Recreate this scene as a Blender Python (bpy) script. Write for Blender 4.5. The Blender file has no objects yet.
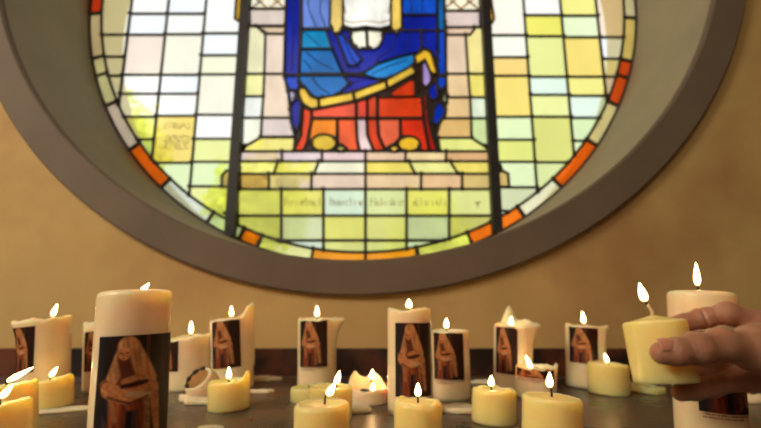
import bpy, math, random
import numpy as np
from mathutils import Vector, Matrix, geometry, noise

random.seed(7)
PI = math.pi
sc = bpy.context.scene
COL = sc.collection

# ------------------------------------------------------------------ camera
F = 460.0
PITCH = math.atan(96.0 / 460.0)
CX, CY = 380.5, 214.0
cam_d = bpy.data.cameras.new('camera')
cam = bpy.data.objects.new('camera', cam_d)
COL.objects.link(cam)
cam.rotation_euler = (PI / 2 + PITCH, 0, 0)
cam_d.sensor_width = 36.0
cam_d.lens = F / 761.0 * 36.0
cam_d.clip_start = 0.01
cam_d.dof.use_dof = True
cam_d.dof.focus_distance = 0.42
cam_d.dof.aperture_fstop = cam_d.lens / 1000 / 0.0046
sc.camera = cam
FW = Vector((0, math.cos(PITCH), math.sin(PITCH)))
UP = Vector((0, -math.sin(PITCH), math.cos(PITCH)))
RT = Vector((1, 0, 0))


def ray(px, py):
    return RT * ((px - CX) / F) - UP * ((py - CY) / F) + FW


def at(px, py, Y):
    d = ray(px, py)
    return d * (Y / d.y)


def depth(p):
    return p.dot(FW)


LZ = -0.1224                      # ledge top


def on_ledge(px, py):
    d = ray(px, py)
    return d * (LZ / d.z)


# ------------------------------------------------------------------ colours / materials
def lin(c):
    o = []
    for v in c[:3]:
        v = max(0, v) / 255.0
        o.append(v / 12.92 if v <= 0.04045 else ((v + 0.055) / 1.055) ** 2.4)
    return tuple(o) + (1.0,)


def new_mat(name):
    m = bpy.data.materials.new(name)
    m.use_nodes = True
    nt = m.node_tree
    nt.nodes.clear()
    out = nt.nodes.new('ShaderNodeOutputMaterial')
    return m, nt, out


def N(nt, t, **kw):
    n = nt.nodes.new(t)
    for k, v in kw.items():
        if k.startswith('i_'):
            n.inputs[k[2:].replace('_', ' ')].default_value = v
        else:
            setattr(n, k, v)
    return n


def ramp(nt, stops):
    r = nt.nodes.new('ShaderNodeValToRGB')
    e = r.color_ramp.elements
    while len(e) < len(stops):
        e.new(0.5)
    for el, (p, c) in zip(e, stops):
        el.position = p
        el.color = c if len(c) == 4 else tuple(c) + (1,)
    return r


def noisy(name, c1, c2, scale, rough=0.8, bump=0.1, detail=6, sss=None, c3=None, scale3=1.0, spec=0.5, r2=None, bscale=None, coat=0.0):
    m, nt, out = new_mat(name)
    L = nt.links.new
    tc = N(nt, 'ShaderNodeTexCoord')
    n1 = N(nt, 'ShaderNodeTexNoise', i_Scale=scale, i_Detail=detail, i_Roughness=0.6)
    L(tc.outputs['Object'], n1.inputs['Vector'])
    r = ramp(nt, [(0.3, lin(c1)), (0.7, lin(c2))])
    L(n1.outputs['Fac'], r.inputs['Fac'])
    col = r.outputs['Color']
    if c3:
        n3 = N(nt, 'ShaderNodeTexNoise', i_Scale=scale3, i_Detail=4)
        L(tc.outputs['Object'], n3.inputs['Vector'])
        r3 = ramp(nt, [(0.5, (0, 0, 0, 1)), (0.68, (1, 1, 1, 1))])
        L(n3.outputs['Fac'], r3.inputs['Fac'])
        mx = N(nt, 'ShaderNodeMix', data_type='RGBA')
        L(r3.outputs['Color'], mx.inputs[0])
        L(col, mx.inputs[6])
        mx.inputs[7].default_value = lin(c3)
        col = mx.outputs[2]
    b = N(nt, 'ShaderNodeBsdfPrincipled')
    L(col, b.inputs['Base Color'])
    b.inputs['Roughness'].default_value = rough
    b.inputs['Specular IOR Level'].default_value = spec
    if r2 is not None:
        mr = N(nt, 'ShaderNodeMapRange')
        mr.inputs['To Min'].default_value = rough
        mr.inputs['To Max'].default_value = r2
        L(n1.outputs['Fac'], mr.inputs['Value'])
        L(mr.outputs['Result'], b.inputs['Roughness'])
    if coat:
        b.inputs['Coat Weight'].default_value = coat
        b.inputs['Coat Roughness'].default_value = 0.2
    if sss:
        b.inputs['Subsurface Weight'].default_value = 1.0
        b.inputs['Subsurface Radius'].default_value = sss[:3]
        b.inputs['Subsurface Scale'].default_value = sss[3]
    if bump:
        nb = N(nt, 'ShaderNodeTexNoise', i_Scale=bscale or scale * 4, i_Detail=5)
        L(tc.outputs['Object'], nb.inputs['Vector'])
        bp = N(nt, 'ShaderNodeBump', i_Strength=bump, i_Distance=0.01)
        L(nb.outputs['Fac'], bp.inputs['Height'])
        L(bp.outputs['Normal'], b.inputs['Normal'])
    L(b.outputs['BSDF'], out.inputs['Surface'])
    return m


M_wall = noisy('ochre_plaster', (186, 153, 96), (200, 168, 108), 3.0, 0.85, 0.06, c3=(172, 134, 84), scale3=3.2, bscale=60)
M_reveal = noisy('pale_reveal_plaster', (150, 140, 118), (164, 152, 128), 4.0, 0.85, 0.05, bscale=50)
M_outer = noisy('outer_lit_plaster', (240, 222, 186), (246, 232, 200), 4.0, 0.9, 0.0)  # outer reveal plaster, skylight brightness put into its paler colour
M_ring = noisy('dark_stone_ring', (98, 84, 70), (114, 98, 80), 5.0, 0.75, 0.08, bscale=90)
M_room = noisy('room_plaster', (176, 150, 108), (190, 164, 120), 2.0, 0.9, 0.03)
M_ledge = noisy('slate_ledge', (56, 52, 48), (92, 84, 76), 9.0, 0.16, 0.10, c3=(112, 76, 50), scale3=9.0, r2=0.42, bscale=70)
M_skirt = noisy('dark_wood_skirting', (18, 15, 14), (48, 34, 27), 10.0, 0.35, 0.1, c3=(104, 56, 38), scale3=9.0)
M_iron = noisy('black_iron', (26, 25, 26), (36, 34, 34), 20, 0.6, 0.05)
M_lead = noisy('lead_came', (34, 29, 24), (50, 42, 34), 30, 0.6, 0.05)
M_wick = noisy('charred_wick', (20, 14, 12), (48, 34, 26), 300, 0.9, 0)
M_wickw = noisy('waxed_wick', (214, 190, 140), (230, 208, 160), 300, 0.6, 0)
M_char = noisy('charred_wax', (20, 14, 12), (60, 36, 24), 200, 0.7, 0.2)
SSS = (1.0, 0.62, 0.3, 0.03)
M_cream = noisy('cream_wax', (246, 218, 140), (250, 226, 152), 40, 0.27, 0.05, sss=SSS, bscale=60)
M_white = noisy('white_wax', (244, 216, 174), (250, 226, 188), 40, 0.27, 0.05, sss=(1.0, 0.6, 0.36, 0.024), bscale=60)
M_old = noisy('old_wax', (232, 208, 172), (242, 222, 190), 60, 0.5, 0.2, sss=(1.0, 0.6, 0.35, 0.008), bscale=120)
M_ink = noisy('grey_ink', (96, 76, 66), (110, 90, 78), 50, 0.8, 0)
M_paint = noisy('glass_paint', (130, 116, 60), (150, 134, 76), 90, 0.8, 0)
M_grass = noisy('lawn', (200, 210, 120), (226, 228, 150), 2.0, 0.9, 0.0)
M_bark = noisy('bark', (90, 74, 58), (120, 100, 78), 9.0, 0.9, 0.2)


def leaf_mat():
    m, nt, out = new_mat('spring_leaves')
    L = nt.links.new
    tc = N(nt, 'ShaderNodeTexCoord')
    n = N(nt, 'ShaderNodeTexNoise', i_Scale=1.2, i_Detail=3)
    L(tc.outputs['Object'], n.inputs['Vector'])
    r = ramp(nt, [(0.35, lin((226, 232, 120))), (0.65, lin((246, 246, 170)))])
    L(n.outputs['Fac'], r.inputs['Fac'])
    d = N(nt, 'ShaderNodeBsdfDiffuse')
    t = N(nt, 'ShaderNodeBsdfTranslucent')
    L(r.outputs['Color'], d.inputs['Color'])
    L(r.outputs['Color'], t.inputs['Color'])
    x = N(nt, 'ShaderNodeMixShader')
    x.inputs[0].default_value = 0.5
    L(d.outputs[0], x.inputs[1])
    L(t.outputs[0], x.inputs[2])
    L(x.outputs[0], out.inputs['Surface'])
    return m


M_leaf = leaf_mat()


def glass_mat(name, fac, lo, hi, scale):
    """coloured glass: tinted light passes straight through, part of it is scattered by the paint"""
    m, nt, out = new_mat(name)
    L = nt.links.new
    a = N(nt, 'ShaderNodeAttribute', attribute_name='glass')
    tc = N(nt, 'ShaderNodeTexCoord')
    mp = N(nt, 'ShaderNodeMapping')
    mp.inputs['Scale'].default_value = (1, 1, 0.55)
    mp.inputs['Rotation'].default_value = (0, 0.5, 0)
    L(tc.outputs['Object'], mp.inputs['Vector'])
    n = N(nt, 'ShaderNodeTexNoise', i_Scale=scale, i_Detail=4, i_Roughness=0.55)
    L(mp.outputs['Vector'], n.inputs['Vector'])
    r = ramp(nt, [(0.32, (lo, lo, lo, 1)), (0.66, (hi, hi, hi, 1))])
    L(n.outputs['Fac'], r.inputs['Fac'])
    mx = N(nt, 'ShaderNodeMix', data_type='RGBA', blend_type='MULTIPLY')
    mx.inputs[0].default_value = 1
    L(a.outputs['Color'], mx.inputs[6])
    L(r.outputs['Color'], mx.inputs[7])
    t = N(nt, 'ShaderNodeBsdfTransparent')
    s = N(nt, 'ShaderNodeBsdfTranslucent')
    g = N(nt, 'ShaderNodeBsdfGlossy', i_Roughness=0.15)
    L(mx.outputs[2], t.inputs['Color'])
    L(mx.outputs[2], s.inputs['Color'])
    x = N(nt, 'ShaderNodeMixShader')
    x.inputs[0].default_value = fac
    L(t.outputs[0], x.inputs[1])
    L(s.outputs[0], x.inputs[2])
    y = N(nt, 'ShaderNodeMixShader')
    y.inputs[0].default_value = 0.012
    L(x.outputs[0], y.inputs[1])
    L(g.outputs[0], y.inputs[2])
    L(y.outputs[0], out.inputs['Surface'])
    return m


M_gfield = glass_mat('antique_glass', 0.2, 0.93, 1.0, 9)
M_gstep = glass_mat('painted_glass', 0.35, 0.78, 1.0, 14)
M_glow = glass_mat('frosted_glass', 0.72, 0.86, 1.0, 12)
M_gfig = glass_mat('streaky_glass', 0.2, 0.55, 1.05, 11)


def flame_mat():
    m, nt, out = new_mat('candle_flame')
    L = nt.links.new
    lw = N(nt, 'ShaderNodeLayerWeight', i_Blend=0.5)
    tc = N(nt, 'ShaderNodeTexCoord')
    sp = N(nt, 'ShaderNodeSeparateXYZ')
    L(tc.outputs['Generated'], sp.inputs[0])
    r = ramp(nt, [(0.0, (1.0, 0.62, 0.28, 1)), (0.62, (1.0, 0.50, 0.16, 1)), (1.0, (1.0, 0.32, 0.06, 1))])
    L(lw.outputs['Facing'], r.inputs['Fac'])
    s = N(nt, 'ShaderNodeMapRange')
    s.inputs['From Min'].default_value = 0.15
    s.inputs['From Max'].default_value = 0.85
    s.inputs['To Min'].default_value = FLAME
    s.inputs['To Max'].default_value = 1.0
    L(lw.outputs['Facing'], s.inputs['Value'])
    z = ramp(nt, [(0.0, (0.04, 0.04, 0.04, 1)), (0.28, (1, 1, 1, 1))])
    L(sp.outputs['Z'], z.inputs['Fac'])
    mu = N(nt, 'ShaderNodeMath', operation='MULTIPLY')
    L(s.outputs[0], mu.inputs[0])
    L(z.outputs['Color'], mu.inputs[1])
    e = N(nt, 'ShaderNodeEmission')
    L(r.outputs['Color'], e.inputs['Color'])
    L(mu.outputs[0], e.inputs['Strength'])
    L(e.outputs[0], out.inputs['Surface'])
    return m


FLAME = 38.0
M_flame = flame_mat()


def label_mat():
    m, nt, out = new_mat('printed_picture_film')
    L = nt.links.new
    a = N(nt, 'ShaderNodeAttribute', attribute_name='print')
    t = N(nt, 'ShaderNodeBsdfTransparent')
    p = N(nt, 'ShaderNodeBsdfPrincipled', i_Roughness=0.4)
    L(a.outputs['Color'], t.inputs['Color'])
    L(a.outputs['Color'], p.inputs['Base Color'])
    x = N(nt, 'ShaderNodeMixShader')
    x.inputs[0].default_value = 0.5
    L(t.outputs[0], x.inputs[1])
    L(p.outputs[0], x.inputs[2])
    L(x.outputs[0], out.inputs['Surface'])
    return m


M_label = label_mat()


# ------------------------------------------------------------------ object helpers
def mesh_obj(name, verts, faces, mat, parent=None, smooth=False, mats=None, fmat=None):
    me = bpy.data.meshes.new(name)
    me.from_pydata([tuple(v) for v in verts], [], faces)
    for m in (mats or [mat]):
        me.materials.append(m)
    if fmat:
        me.polygons.foreach_set('material_index', fmat)
    if smooth:
        me.polygons.foreach_set('use_smooth', [True] * len(me.polygons))
    me.update()
    o = bpy.data.objects.new(name, me)
    COL.objects.link(o)
    if parent:
        o.parent = parent
    return o


def empty(name, M=None, loc=None):
    o = bpy.data.objects.new(name, None)
    o.empty_display_size = 0.02
    if M is not None:
        o.matrix_world = M
    if loc is not None:
        o.location = loc
    COL.objects.link(o)
    return o


def tag(o, label=None, cat=None, group=None, kind=None):
    for k, v in (('label', label), ('category', cat), ('group', group), ('kind', kind)):
        if v:
            o[k] = v
    return o


def box_vf(V, Fc, x0, x1, y0, y1, z0, z1):
    b = len(V)
    V += [(x0, y0, z0), (x1, y0, z0), (x1, y1, z0), (x0, y1, z0), (x0, y0, z1), (x1, y0, z1), (x1, y1, z1), (x0, y1, z1)]
    Fc += [(b, b + 3, b + 2, b + 1), (b + 4, b + 5, b + 6, b + 7), (b, b + 1, b + 5, b + 4), (b + 1, b + 2, b + 6, b + 5),
           (b + 2, b + 3, b + 7, b + 6), (b + 3, b, b + 4, b + 7)]


def box(name, x0, x1, y0, y1, z0, z1, mat, parent=None, bevel=0):
    V, Fc = [], []
    box_vf(V, Fc, x0, x1, y0, y1, z0, z1)
    o = mesh_obj(name, V, Fc, mat, parent)
    if bevel:
        b = o.modifiers.new('bevel', 'BEVEL')
        b.width = bevel
        b.segments = 3
    return o


# ------------------------------------------------------------------ setting
DW = 0.93                      # wall plane
YG = 1.236                     # glass plane
YO = 1.42                      # outer face of the wall
WX = -0.053
WZ = 0.943
RG = 0.828                     # glass radius
RF = 0.846                     # reveal radius at the room side
RO = 0.916
RX, RB, RTOP = 2.4, -3.2, 3.0
FLZ = -1.12


def wall_with_hole():
    n = 160
    V, Fc, fm = [], [], []

    def rect_pt(a):
        dx, dz = math.cos(a), math.sin(a)
        x1, x0, z1, z0 = RX - WX, -RX - WX, RTOP - WZ, FLZ - WZ
        t = 1e9
        if dx > 1e-9: t = min(t, x1 / dx)
        if dx < -1e-9: t = min(t, x0 / dx)
        if dz > 1e-9: t = min(t, z1 / dz)
        if dz < -1e-9: t = min(t, z0 / dz)
        return WX + dx * t, WZ + dz * t
    angs = [2 * PI * i / n for i in range(n)]
    for x, z in ((RX, RTOP), (-RX, RTOP), (-RX, FLZ), (RX, FLZ)):
        angs.append(math.atan2(z - WZ, x - WX) % (2 * PI))
    angs = sorted(angs)
    n = len(angs)
    for a in angs:
        cx, cz = WX + RG * math.cos(a), WZ + RG * math.sin(a)
        fx, fz = WX + RF * math.cos(a), WZ + RF * math.sin(a)
        rx, rz = rect_pt(a)
        V += [(rx, DW, rz), (fx, DW, fz), (cx, YG, cz), (cx, YO, cz), (rx, YO, rz)]
    for i in range(n):
        j = (i + 1) % n
        for k in range(5):
            a, b = 5 * i + k, 5 * i + (k + 1) % 5
            c, d = 5 * j + (k + 1) % 5, 5 * j + k
            Fc.append((a, d, c, b))
            fm.append({1: 1, 2: 2}.get(k, 0))
    o = mesh_obj('wall_back', V, Fc, None, mats=[M_wall, M_reveal, M_outer], fmat=fm)
    tag(o, kind='structure')


wall_with_hole()


def ring(name, r0, r1, y0, y1, mat):
    n = 160
    V, Fc = [], []
    bev = 0.004
    prof = [(r1, y1), (r1, y0 + bev), (r1 - bev, y0), (r0 + bev, y0), (r0, y0 + bev), (r0, y1)]
    for i in range(n):
        a = 2 * PI * i / n
        for r, y in prof:
            V.append((WX + r * math.cos(a), y, WZ + r * math.sin(a)))
    k = len(prof)
    for i in range(n):
        j = (i + 1) % n
        for q in range(k):
            Fc.append((i * k + q, i * k + (q + 1) % k, j * k + (q + 1) % k, j * k + q))
    o = mesh_obj(name, V, Fc, mat, smooth=False)
    return o


tag(ring('trim_1', RF - 0.001, RO, DW - 0.016, DW, M_ring), kind='structure')
tag(box('wall_left', -RX - 0.1, -RX, RB, DW, FLZ, RTOP, M_room), kind='structure')
tag(box('wall_right', RX, RX + 0.1, RB, DW, FLZ, RTOP, M_room), kind='structure')
tag(box('wall_front', -RX, RX, RB - 0.1, RB, FLZ, RTOP, M_room), kind='structure')
tag(box('floor', -RX - 0.1, RX + 0.1, RB - 0.1, YO, FLZ - 0.1, FLZ, M_ledge), kind='structure')
tag(box('ceiling', -RX - 0.1, RX + 0.1, RB - 0.1, YO, RTOP, RTOP + 0.1, M_room), kind='structure')
tag(box('baseboard_back', -RX, RX, DW - 0.018, DW, LZ, LZ + 0.05, M_skirt), kind='structure')
o = box('stone_ledge', -RX, RX, 0.12, DW, LZ - 0.08, LZ, M_ledge)
tag(o, 'dark grey stone ledge with brown patches carrying all the candles', 'ledge')
for x in (-1.6, 0, 1.6):
    pass
tag(box('trim_2', -RX, RX, 0.2, DW, FLZ, LZ - 0.08, M_room), kind='structure')
tag(box('ground', -14, 14, YO, 26, -1.6, -1.5, M_grass), kind='structure')


# ------------------------------------------------------------------ stained glass window
win = empty('window_1', loc=(WX, YG, WZ))
tag(win, kind='structure')
RIN = RG - 0.037


def P2(px, py):
    p = at(px, py, YG)
    return (p.x, p.z)


panes = []      # (poly2d, colour, group)


def rect(x0, x1, z0, z1, c, g):
    panes.append(([(x0, z0), (x1, z0), (x1, z1), (x0, z1)], c, g))


def pp(pts, c, g='figure_pane'):
    panes.append(([P2(*q) for q in pts], c, g))


def ell(x, y, rx, ry, c, g='figure_pane', n=18):
    pp([(x + rx * math.cos(2 * PI * i / n), y + ry * math.sin(2 * PI * i / n)) for i in range(n)], c, g)


XB1 = P2(241, 110)[0]
XB2 = P2(489.5, 120)[0]
L1, L2, L3 = P2(126, 50)[0], P2(161, 75)[0], P2(199.5, 80)[0]
R1, R2, R3 = P2(530, 95)[0], P2(568, 90)[0], P2(602, 60)[0]
XMIN, XMAX = WX - RG, WX + RG
W_ = (246, 246, 244); WB = (240, 244, 252); PK = (238, 222, 210); CR = (242, 238, 222); CL = (250, 250, 246)
YL = (240, 232, 140); PG = (222, 236, 188); PY = (230, 234, 160); MT = (222, 240, 226); TN = (232, 216, 180)
AM = (240, 216, 122); OR_ = (242, 208, 130); YG_ = (222, 224, 130); OL = (214, 214, 126); LC = (230, 218, 224)


def column(x0, x1, pxm, rows, cols, g='field_pane'):
    zs = [P2(pxm, y)[1] for y in rows]
    # continue upwards beyond the picture
    k = 0
    up = [0.10, 0.055, 0.15, 0.09, 0.06, 0.14, 0.1, 0.07, 0.15, 0.09, 0.12]
    pal = [W_, PY, CL, YL, PG, W_, PK]
    z = zs[0]
    while z < WZ + RG:
        rect(x0, x1, z, z + up[k % len(up)], pal[(k + int(abs(x0) * 37)) % len(pal)], g)
        z += up[k % len(up)]
        k += 1
    zs.append(WZ - RG)
    for i, c in enumerate(cols):
        rect(x0, x1, zs[i + 1], zs[i], c, g)


column(XMIN, L1, 112, [-22, 35, 57, 76], [CR, CR, CR, CR])
column(L1, L2, 145, [-8, 14, 35, 75, 94, 117, 139.5], [W_, WB, PK, CL, CL, PY, PG])
column(L2, L3, 180, [-6, 14, 34.5, 75, 94, 116, 163], [WB, W_, CR, WB, CL, AM, PG][:1] + [W_, CR, WB, CL, AM, PG])
column(L3, XB1, 220, [-9, 33.5, 55.5, 74.5, 115, 139, 162, 186.5], [W_, WB, (240, 240, 214), CR, CL, PY, PG, PY])
column(XB2, R1, 510, [-6, 35.5, 57.5, 76, 117, 140, 162, 187.5], [(248, 236, 226), (244, 246, 232), OR_, AM, PG, YG_, PG, (206, 212, 172)])
column(R1, R2, 549, [-22, 15.5, 36.5, 77, 95, 117, 162.5], [W_, (232, 226, 110), (226, 228, 150), MT, PY, OL, (214, 224, 160)])
column(R2, R3, 585, [-10, 16, 37.5, 77, 96, 118, 141], [YL, (228, 240, 200), AM, YL, MT, (214, 232, 182), PG])
column(R3, XMAX, 613, [-24, 37.5, 59, 77, 100], [(244, 226, 206), WB, (240, 232, 186), (240, 226, 226), W_])
# small blocks beside the bars
pp([(222, 187), (222, 176), (226, 171), (242, 168), (242, 187)], (216, 186, 158), 'step_pane')
pp([(497, 187), (497, 172), (503, 171), (508, 174), (509, 187)], (222, 190, 120), 'step_pane')
pp([(497, 165), (500, 165), (501.5, 168), (500, 170), (497, 170)], (200, 196, 120), 'step_pane')
pp([(499, 211), (507, 211), (508, 214), (499, 219)], MT)
pp([(224, 213), (233, 213), (233, 218)], W_)
pp([(241, -20), (236.5, -4), (235, 19), (238, 21), (243, 21)], (206, 158, 40))
pp([(483, -20), (491, 0), (494, 19), (492, 23), (487, 23)], (226, 168, 50))
# centre panel: filler above the picture, then the painted seat and steps
S = 'step_pane'
xa, xb = XB1, XB2
for (f0, f1) in ((0, .14), (.14, .86), (.86, 1)):
    x0, x1 = xa + (xb - xa) * f0, xa + (xb - xa) * f1
    z = P2(365, -25)[1]
    k = 0
    while z < WZ + RG:
        rect(x0, x1, z, z + 0.13, [W_, YL, PG, CL][k % 4] if f0 != .14 else [(40, 80, 190), (30, 60, 170), (230, 200, 110), (200, 60, 40), CL][min(k, 4)], S)
        z += 0.13
        k += 1
pp([(250, -30), (287, -30), (286, 9), (250, 9)], (250, 244, 226), S)
pp([(250, 9), (287, 9), (287, 26), (250, 26)], (222, 204, 200), S)
pp([(256, 26.5), (287, 26.5), (287, 34), (266, 34), (257, 28)], (226, 198, 174), S)
pp([(247, 26.5), (256, 26.5), (265.5, 34), (264.5, 74), (246, 74)], (240, 234, 196), S)
pp([(265.5, 34), (287, 34), (285, 74), (264.5, 74)], (234, 212, 200), S)
pp([(245, 74), (264.5, 74), (263.5, 96.5), (244, 96.5)], (244, 238, 172), S)
pp([(244, 96.5), (263.5, 96.5), (262, 118), (243, 118)], (240, 242, 240), S)
pp([(243, 118), (262, 118), (261, 138), (246, 146), (242, 151)], (246, 244, 232), S)
pp([(264.5, 74), (285, 74), (288, 90), (291, 118), (262, 118), (263.5, 96.5)], (236, 212, 194), S)
pp([(262, 118), (291, 118), (295, 137), (261, 137)], (226, 208, 206), S)
pp([(261, 137.5), (295, 137.5), (294, 151.5), (242, 151.5), (246, 146)], (244, 230, 136), S)
rowA = [(240, 282), (282, 322), (322, 365.5), (365.5, 405.5), (405.5, 446), (446, 493)]
for (x0, x1), c in zip(rowA, [(222, 200, 206), (226, 206, 212), (232, 202, 206), (232, 196, 170), (236, 208, 158), (220, 176, 128)]):
    pp([(x0, 151.5), (x1, 151.5), (x1, 161.5), (x0, 161.5)], c, S)
bt = [240, 278, 319, 365.5, 409, 450, 493]
bb = [240, 274, 314, 365.5, 415, 458, 493]
for i, c in enumerate([(246, 240, 190), (244, 234, 150), (244, 240, 214), (240, 222, 110), (238, 234, 150), (238, 218, 110)]):
    pp([(bt[i], 161.5), (bt[i + 1], 161.5), (bb[i + 1], 174), (bb[i], 174)], c, S)
cb = [240, 269, 311.5, 365.5, 421, 462, 493]
for i, c in enumerate([(206, 168, 130), (238, 214, 206), (234, 208, 190), (234, 202, 162), (230, 190, 146), (212, 186, 120)]):
    pp([(cb[i], 174), (cb[i + 1], 174), (cb[i + 1], 189.3), (cb[i], 189.3)], c, S)
db = [238, 281.5, 323.5, 365.5, 406.5, 449, 495]
for i, c in enumerate([(222, 222, 130), (234, 228, 130), MT, (224, 232, 176), (236, 232, 128), (228, 232, 158)]):
    pp([(db[i], 189.3), (db[i + 1], 189.3), (db[i + 1], 215.8), (db[i], 215.8)], c, 'inscription_pane')
for i, c in enumerate([(208, 210, 120), (218, 226, 190), (230, 228, 130), (226, 226, 146), (204, 216, 190), (206, 206, 120)]):
    pp([(db[i], 215.8), (db[i + 1], 215.8), (db[i + 1], 240.5), (db[i], 240.5)], c, 'lower_pane')
for i, c in enumerate([MT, MT, (230, 234, 150), (226, 234, 150), MT, MT]):
    pp([(db[i], 240.5), (db[i + 1], 240.5), (db[i + 1], 262), (db[i], 262)], c, 'lower_pane')
# right side of the seat
pp([(442, -30), (479, -30), (480, 11), (443, 11)], (250, 240, 216), S)
pp([(444, 11), (480, 11), (480, 27.5), (445, 27.5)], (220, 198, 196), S)
pp([(445, 27.5), (474, 27.5), (474, 31), (470, 35), (446, 35)], (232, 198, 176), S)
pp([(445, 35), (465.5, 35), (468, 74), (446, 74)], (232, 204, 180), S)
pp([(465.5, 35), (470, 35), (474, 30), (474, 27.5), (483, 27.5), (485, 74), (468, 74)], (240, 222, 150), S)
pp([(446, 74), (468, 74), (470, 97.5), (447, 97.5)], (236, 202, 158), S)
pp([(468, 74), (485, 74), (486, 97.5), (470, 97.5)], (242, 226, 120), S)
pp([(447, 97.5), (470, 97.5), (471, 118.5), (444, 118.5)], (232, 196, 144), S)
pp([(470, 97.5), (486, 97.5), (487, 118.5), (471, 118.5)], (226, 236, 214), S)
pp([(441, 118.5), (471, 118.5), (471.5, 138), (436, 138)], (226, 184, 118), S)
pp([(471, 118.5), (488, 118.5), (490, 150), (484, 146), (471.5, 138)], (214, 230, 170), S)
pp([(438, 138), (471.5, 138), (484, 146), (490, 151.5), (440, 151.5)], (232, 232, 140), S)
# robed figure
B1, B2, B3, B4, B5 = (18, 34, 150), (24, 70, 190), (0, 110, 190), (30, 130, 205), (110, 140, 222)
pp([(287, -30), (437, -30), (446, 30), (446, 75), (442, 88), (430, 92), (421, 96), (425, 118), (436, 151.5), (294, 151.5), (301, 135), (302, 112), (284, 76)], (50, 30, 24))
pp([(287, -30), (301, -30), (300, 29), (299, 75), (284.5, 75)], B1)
pp([(301.5, -30), (331, -30), (331, 29), (302, 29)], B5)
pp([(302, 30), (326, 30), (332, 49), (301, 49)], (10, 140, 200))
pp([(301, 49.5), (332, 49.5), (343, 74), (299.5, 74)], B3)
pp([(326, 30), (349, 30), (352, 46), (365, 50), (379, 47), (384, 33), (402, 31), (421, 31), (421, 52), (398, 57), (378, 64), (362, 74), (343, 74), (332, 49)], B1)
pp([(336, 34), (342, 34), (362, 60), (356, 66), (348, 66)], B2)
pp([(402, -30), (437, -30), (437, 15), (402, 15)], (20, 80, 200))
pp([(402, 15.5), (437, 15.5), (437, 31), (402, 31)], B1)
pp([(421, 31), (437, 31), (438, 62), (430, 52), (424, 48), (421, 50)], B1)
pp([(437.5, -30), (444, -30), (445, 31), (437.5, 31)], (20, 100, 170))
pp([(438, 31), (445, 31), (446, 74), (440, 78), (437.5, 66)], B2)
pp([(362, 74), (378, 64), (398, 57.5), (421, 52), (418, 56), (412, 66), (396, 76), (380, 80), (370, 77)], B4)
pp([(299, 75.5), (343, 75.5), (352, 82), (336, 97), (319, 98), (311, 96), (305, 87), (299, 82)], (20, 110, 190))
pp([(343, 75.5), (368, 77), (380, 80), (384, 81), (354, 92), (334, 97), (350, 84)], (16, 30, 160))
pp([(284.5, 76), (299, 76), (299, 87), (298, 91), (289, 91), (286, 84)], B2)
pp([(288, 91), (294, 91), (297, 97), (291, 105)], (160, 160, 196))
pp([(297, 97), (302, 106), (300, 125), (295, 134), (291, 122), (290, 108)], B1)
GD = (240, 196, 70)
pp([(299, 88), (305, 88), (312, 97), (318.5, 99), (318.5, 108), (311, 109), (303, 104), (299, 95)], GD)
pp([(319, 98.5), (353, 92), (354.5, 101), (319.5, 108)], GD)
pp([(353.5, 92), (385.5, 80.5), (387, 89), (355, 101)], GD)
pp([(386, 80), (412, 66), (416, 73), (388, 88.5)], GD)
pp([(414, 57), (424, 49), (431, 52), (437, 74), (431, 74), (425, 60), (416, 65)], (242, 190, 50))
pp([(422, 64), (425, 61), (431, 74), (431, 82), (426, 88), (422, 84)], (170, 140, 200))
pp([(437, 77), (446, 76), (446, 85), (440, 92), (435, 84)], B2)
pp([(429, 88), (437, 80), (438, 98), (432, 101), (427, 93)], B1)
pp([(443, 91), (447, 96), (447, 104), (442, 102)], (160, 160, 130))
pp([(438, 100), (446, 111), (443, 119), (437, 125), (432, 123), (434, 110)], (10, 50, 180))
pp([(303, 108), (311, 110), (312, 120), (309, 131), (307, 143), (303, 151), (294, 151), (301, 135), (302.5, 120)], (226, 66, 24))
pp([(312, 110), (319, 109), (356, 102), (356, 118), (312, 118)], (238, 84, 56))
pp([(356.5, 101.5), (367, 99), (367, 118), (356.5, 118)], (232, 66, 44))
pp([(367.5, 99), (377, 95), (377, 118), (367.5, 118)], (200, 56, 14))
pp([(378, 97.5), (422, 97), (423, 118), (378, 118)], (232, 66, 24))
pp([(391, 92), (410, 80), (415, 80), (415, 97), (391, 97)], (220, 60, 20))
pp([(312, 119), (337, 119), (337, 137), (330, 141), (314, 144), (309, 143), (310, 132)], (246, 136, 24))
pp([(337.5, 119), (356, 119), (357, 140), (359, 151), (348, 151), (338, 143)], (240, 92, 44))
pp([(356.5, 119), (366.5, 119), (367, 135), (373.5, 151), (360, 151), (357.5, 140)], (250, 214, 214))
pp([(367, 119), (377, 119), (378, 135), (384, 149), (382, 151), (374, 151), (368, 136)], (218, 62, 20))
pp([(378, 119), (400, 119), (400, 138), (391, 147), (385, 149), (379, 136)], (238, 104, 70))
pp([(400.5, 119), (423, 119), (429, 151), (421, 151), (418, 140), (401, 137)], (222, 52, 26))
pp([(422, 90), (426, 92), (428, 118), (432, 135), (437, 151), (429.5, 151), (424, 119)], (176, 30, 20))
ell(324, 143, 12.5, 8.5, (240, 200, 60)); ell(409, 144, 11, 7.5, (242, 190, 50))
ell(341, 149, 5, 3, (232, 214, 120)); ell(394, 149, 5.5, 3.2, (236, 190, 80))
pp([(343, -30), (391, -30), (391, 26), (380, 29), (366, 27), (352, 29), (343, 26)], (252, 248, 240))
pp([(331, -30), (343, -30), (343, 25), (341, 32), (334, 34), (330, 25)], (238, 206, 120))
pp([(391, -30), (401, -30), (402, 27), (396, 35), (391, 28)], (238, 200, 96))
pp([(352, 31), (366, 30), (367, 48), (360, 50), (354, 46), (351, 38)], (250, 242, 220)); pp([(367, 30), (382, 31), (383, 39), (379, 47), (373, 50), (368, 48)], (250, 242, 220))
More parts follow.
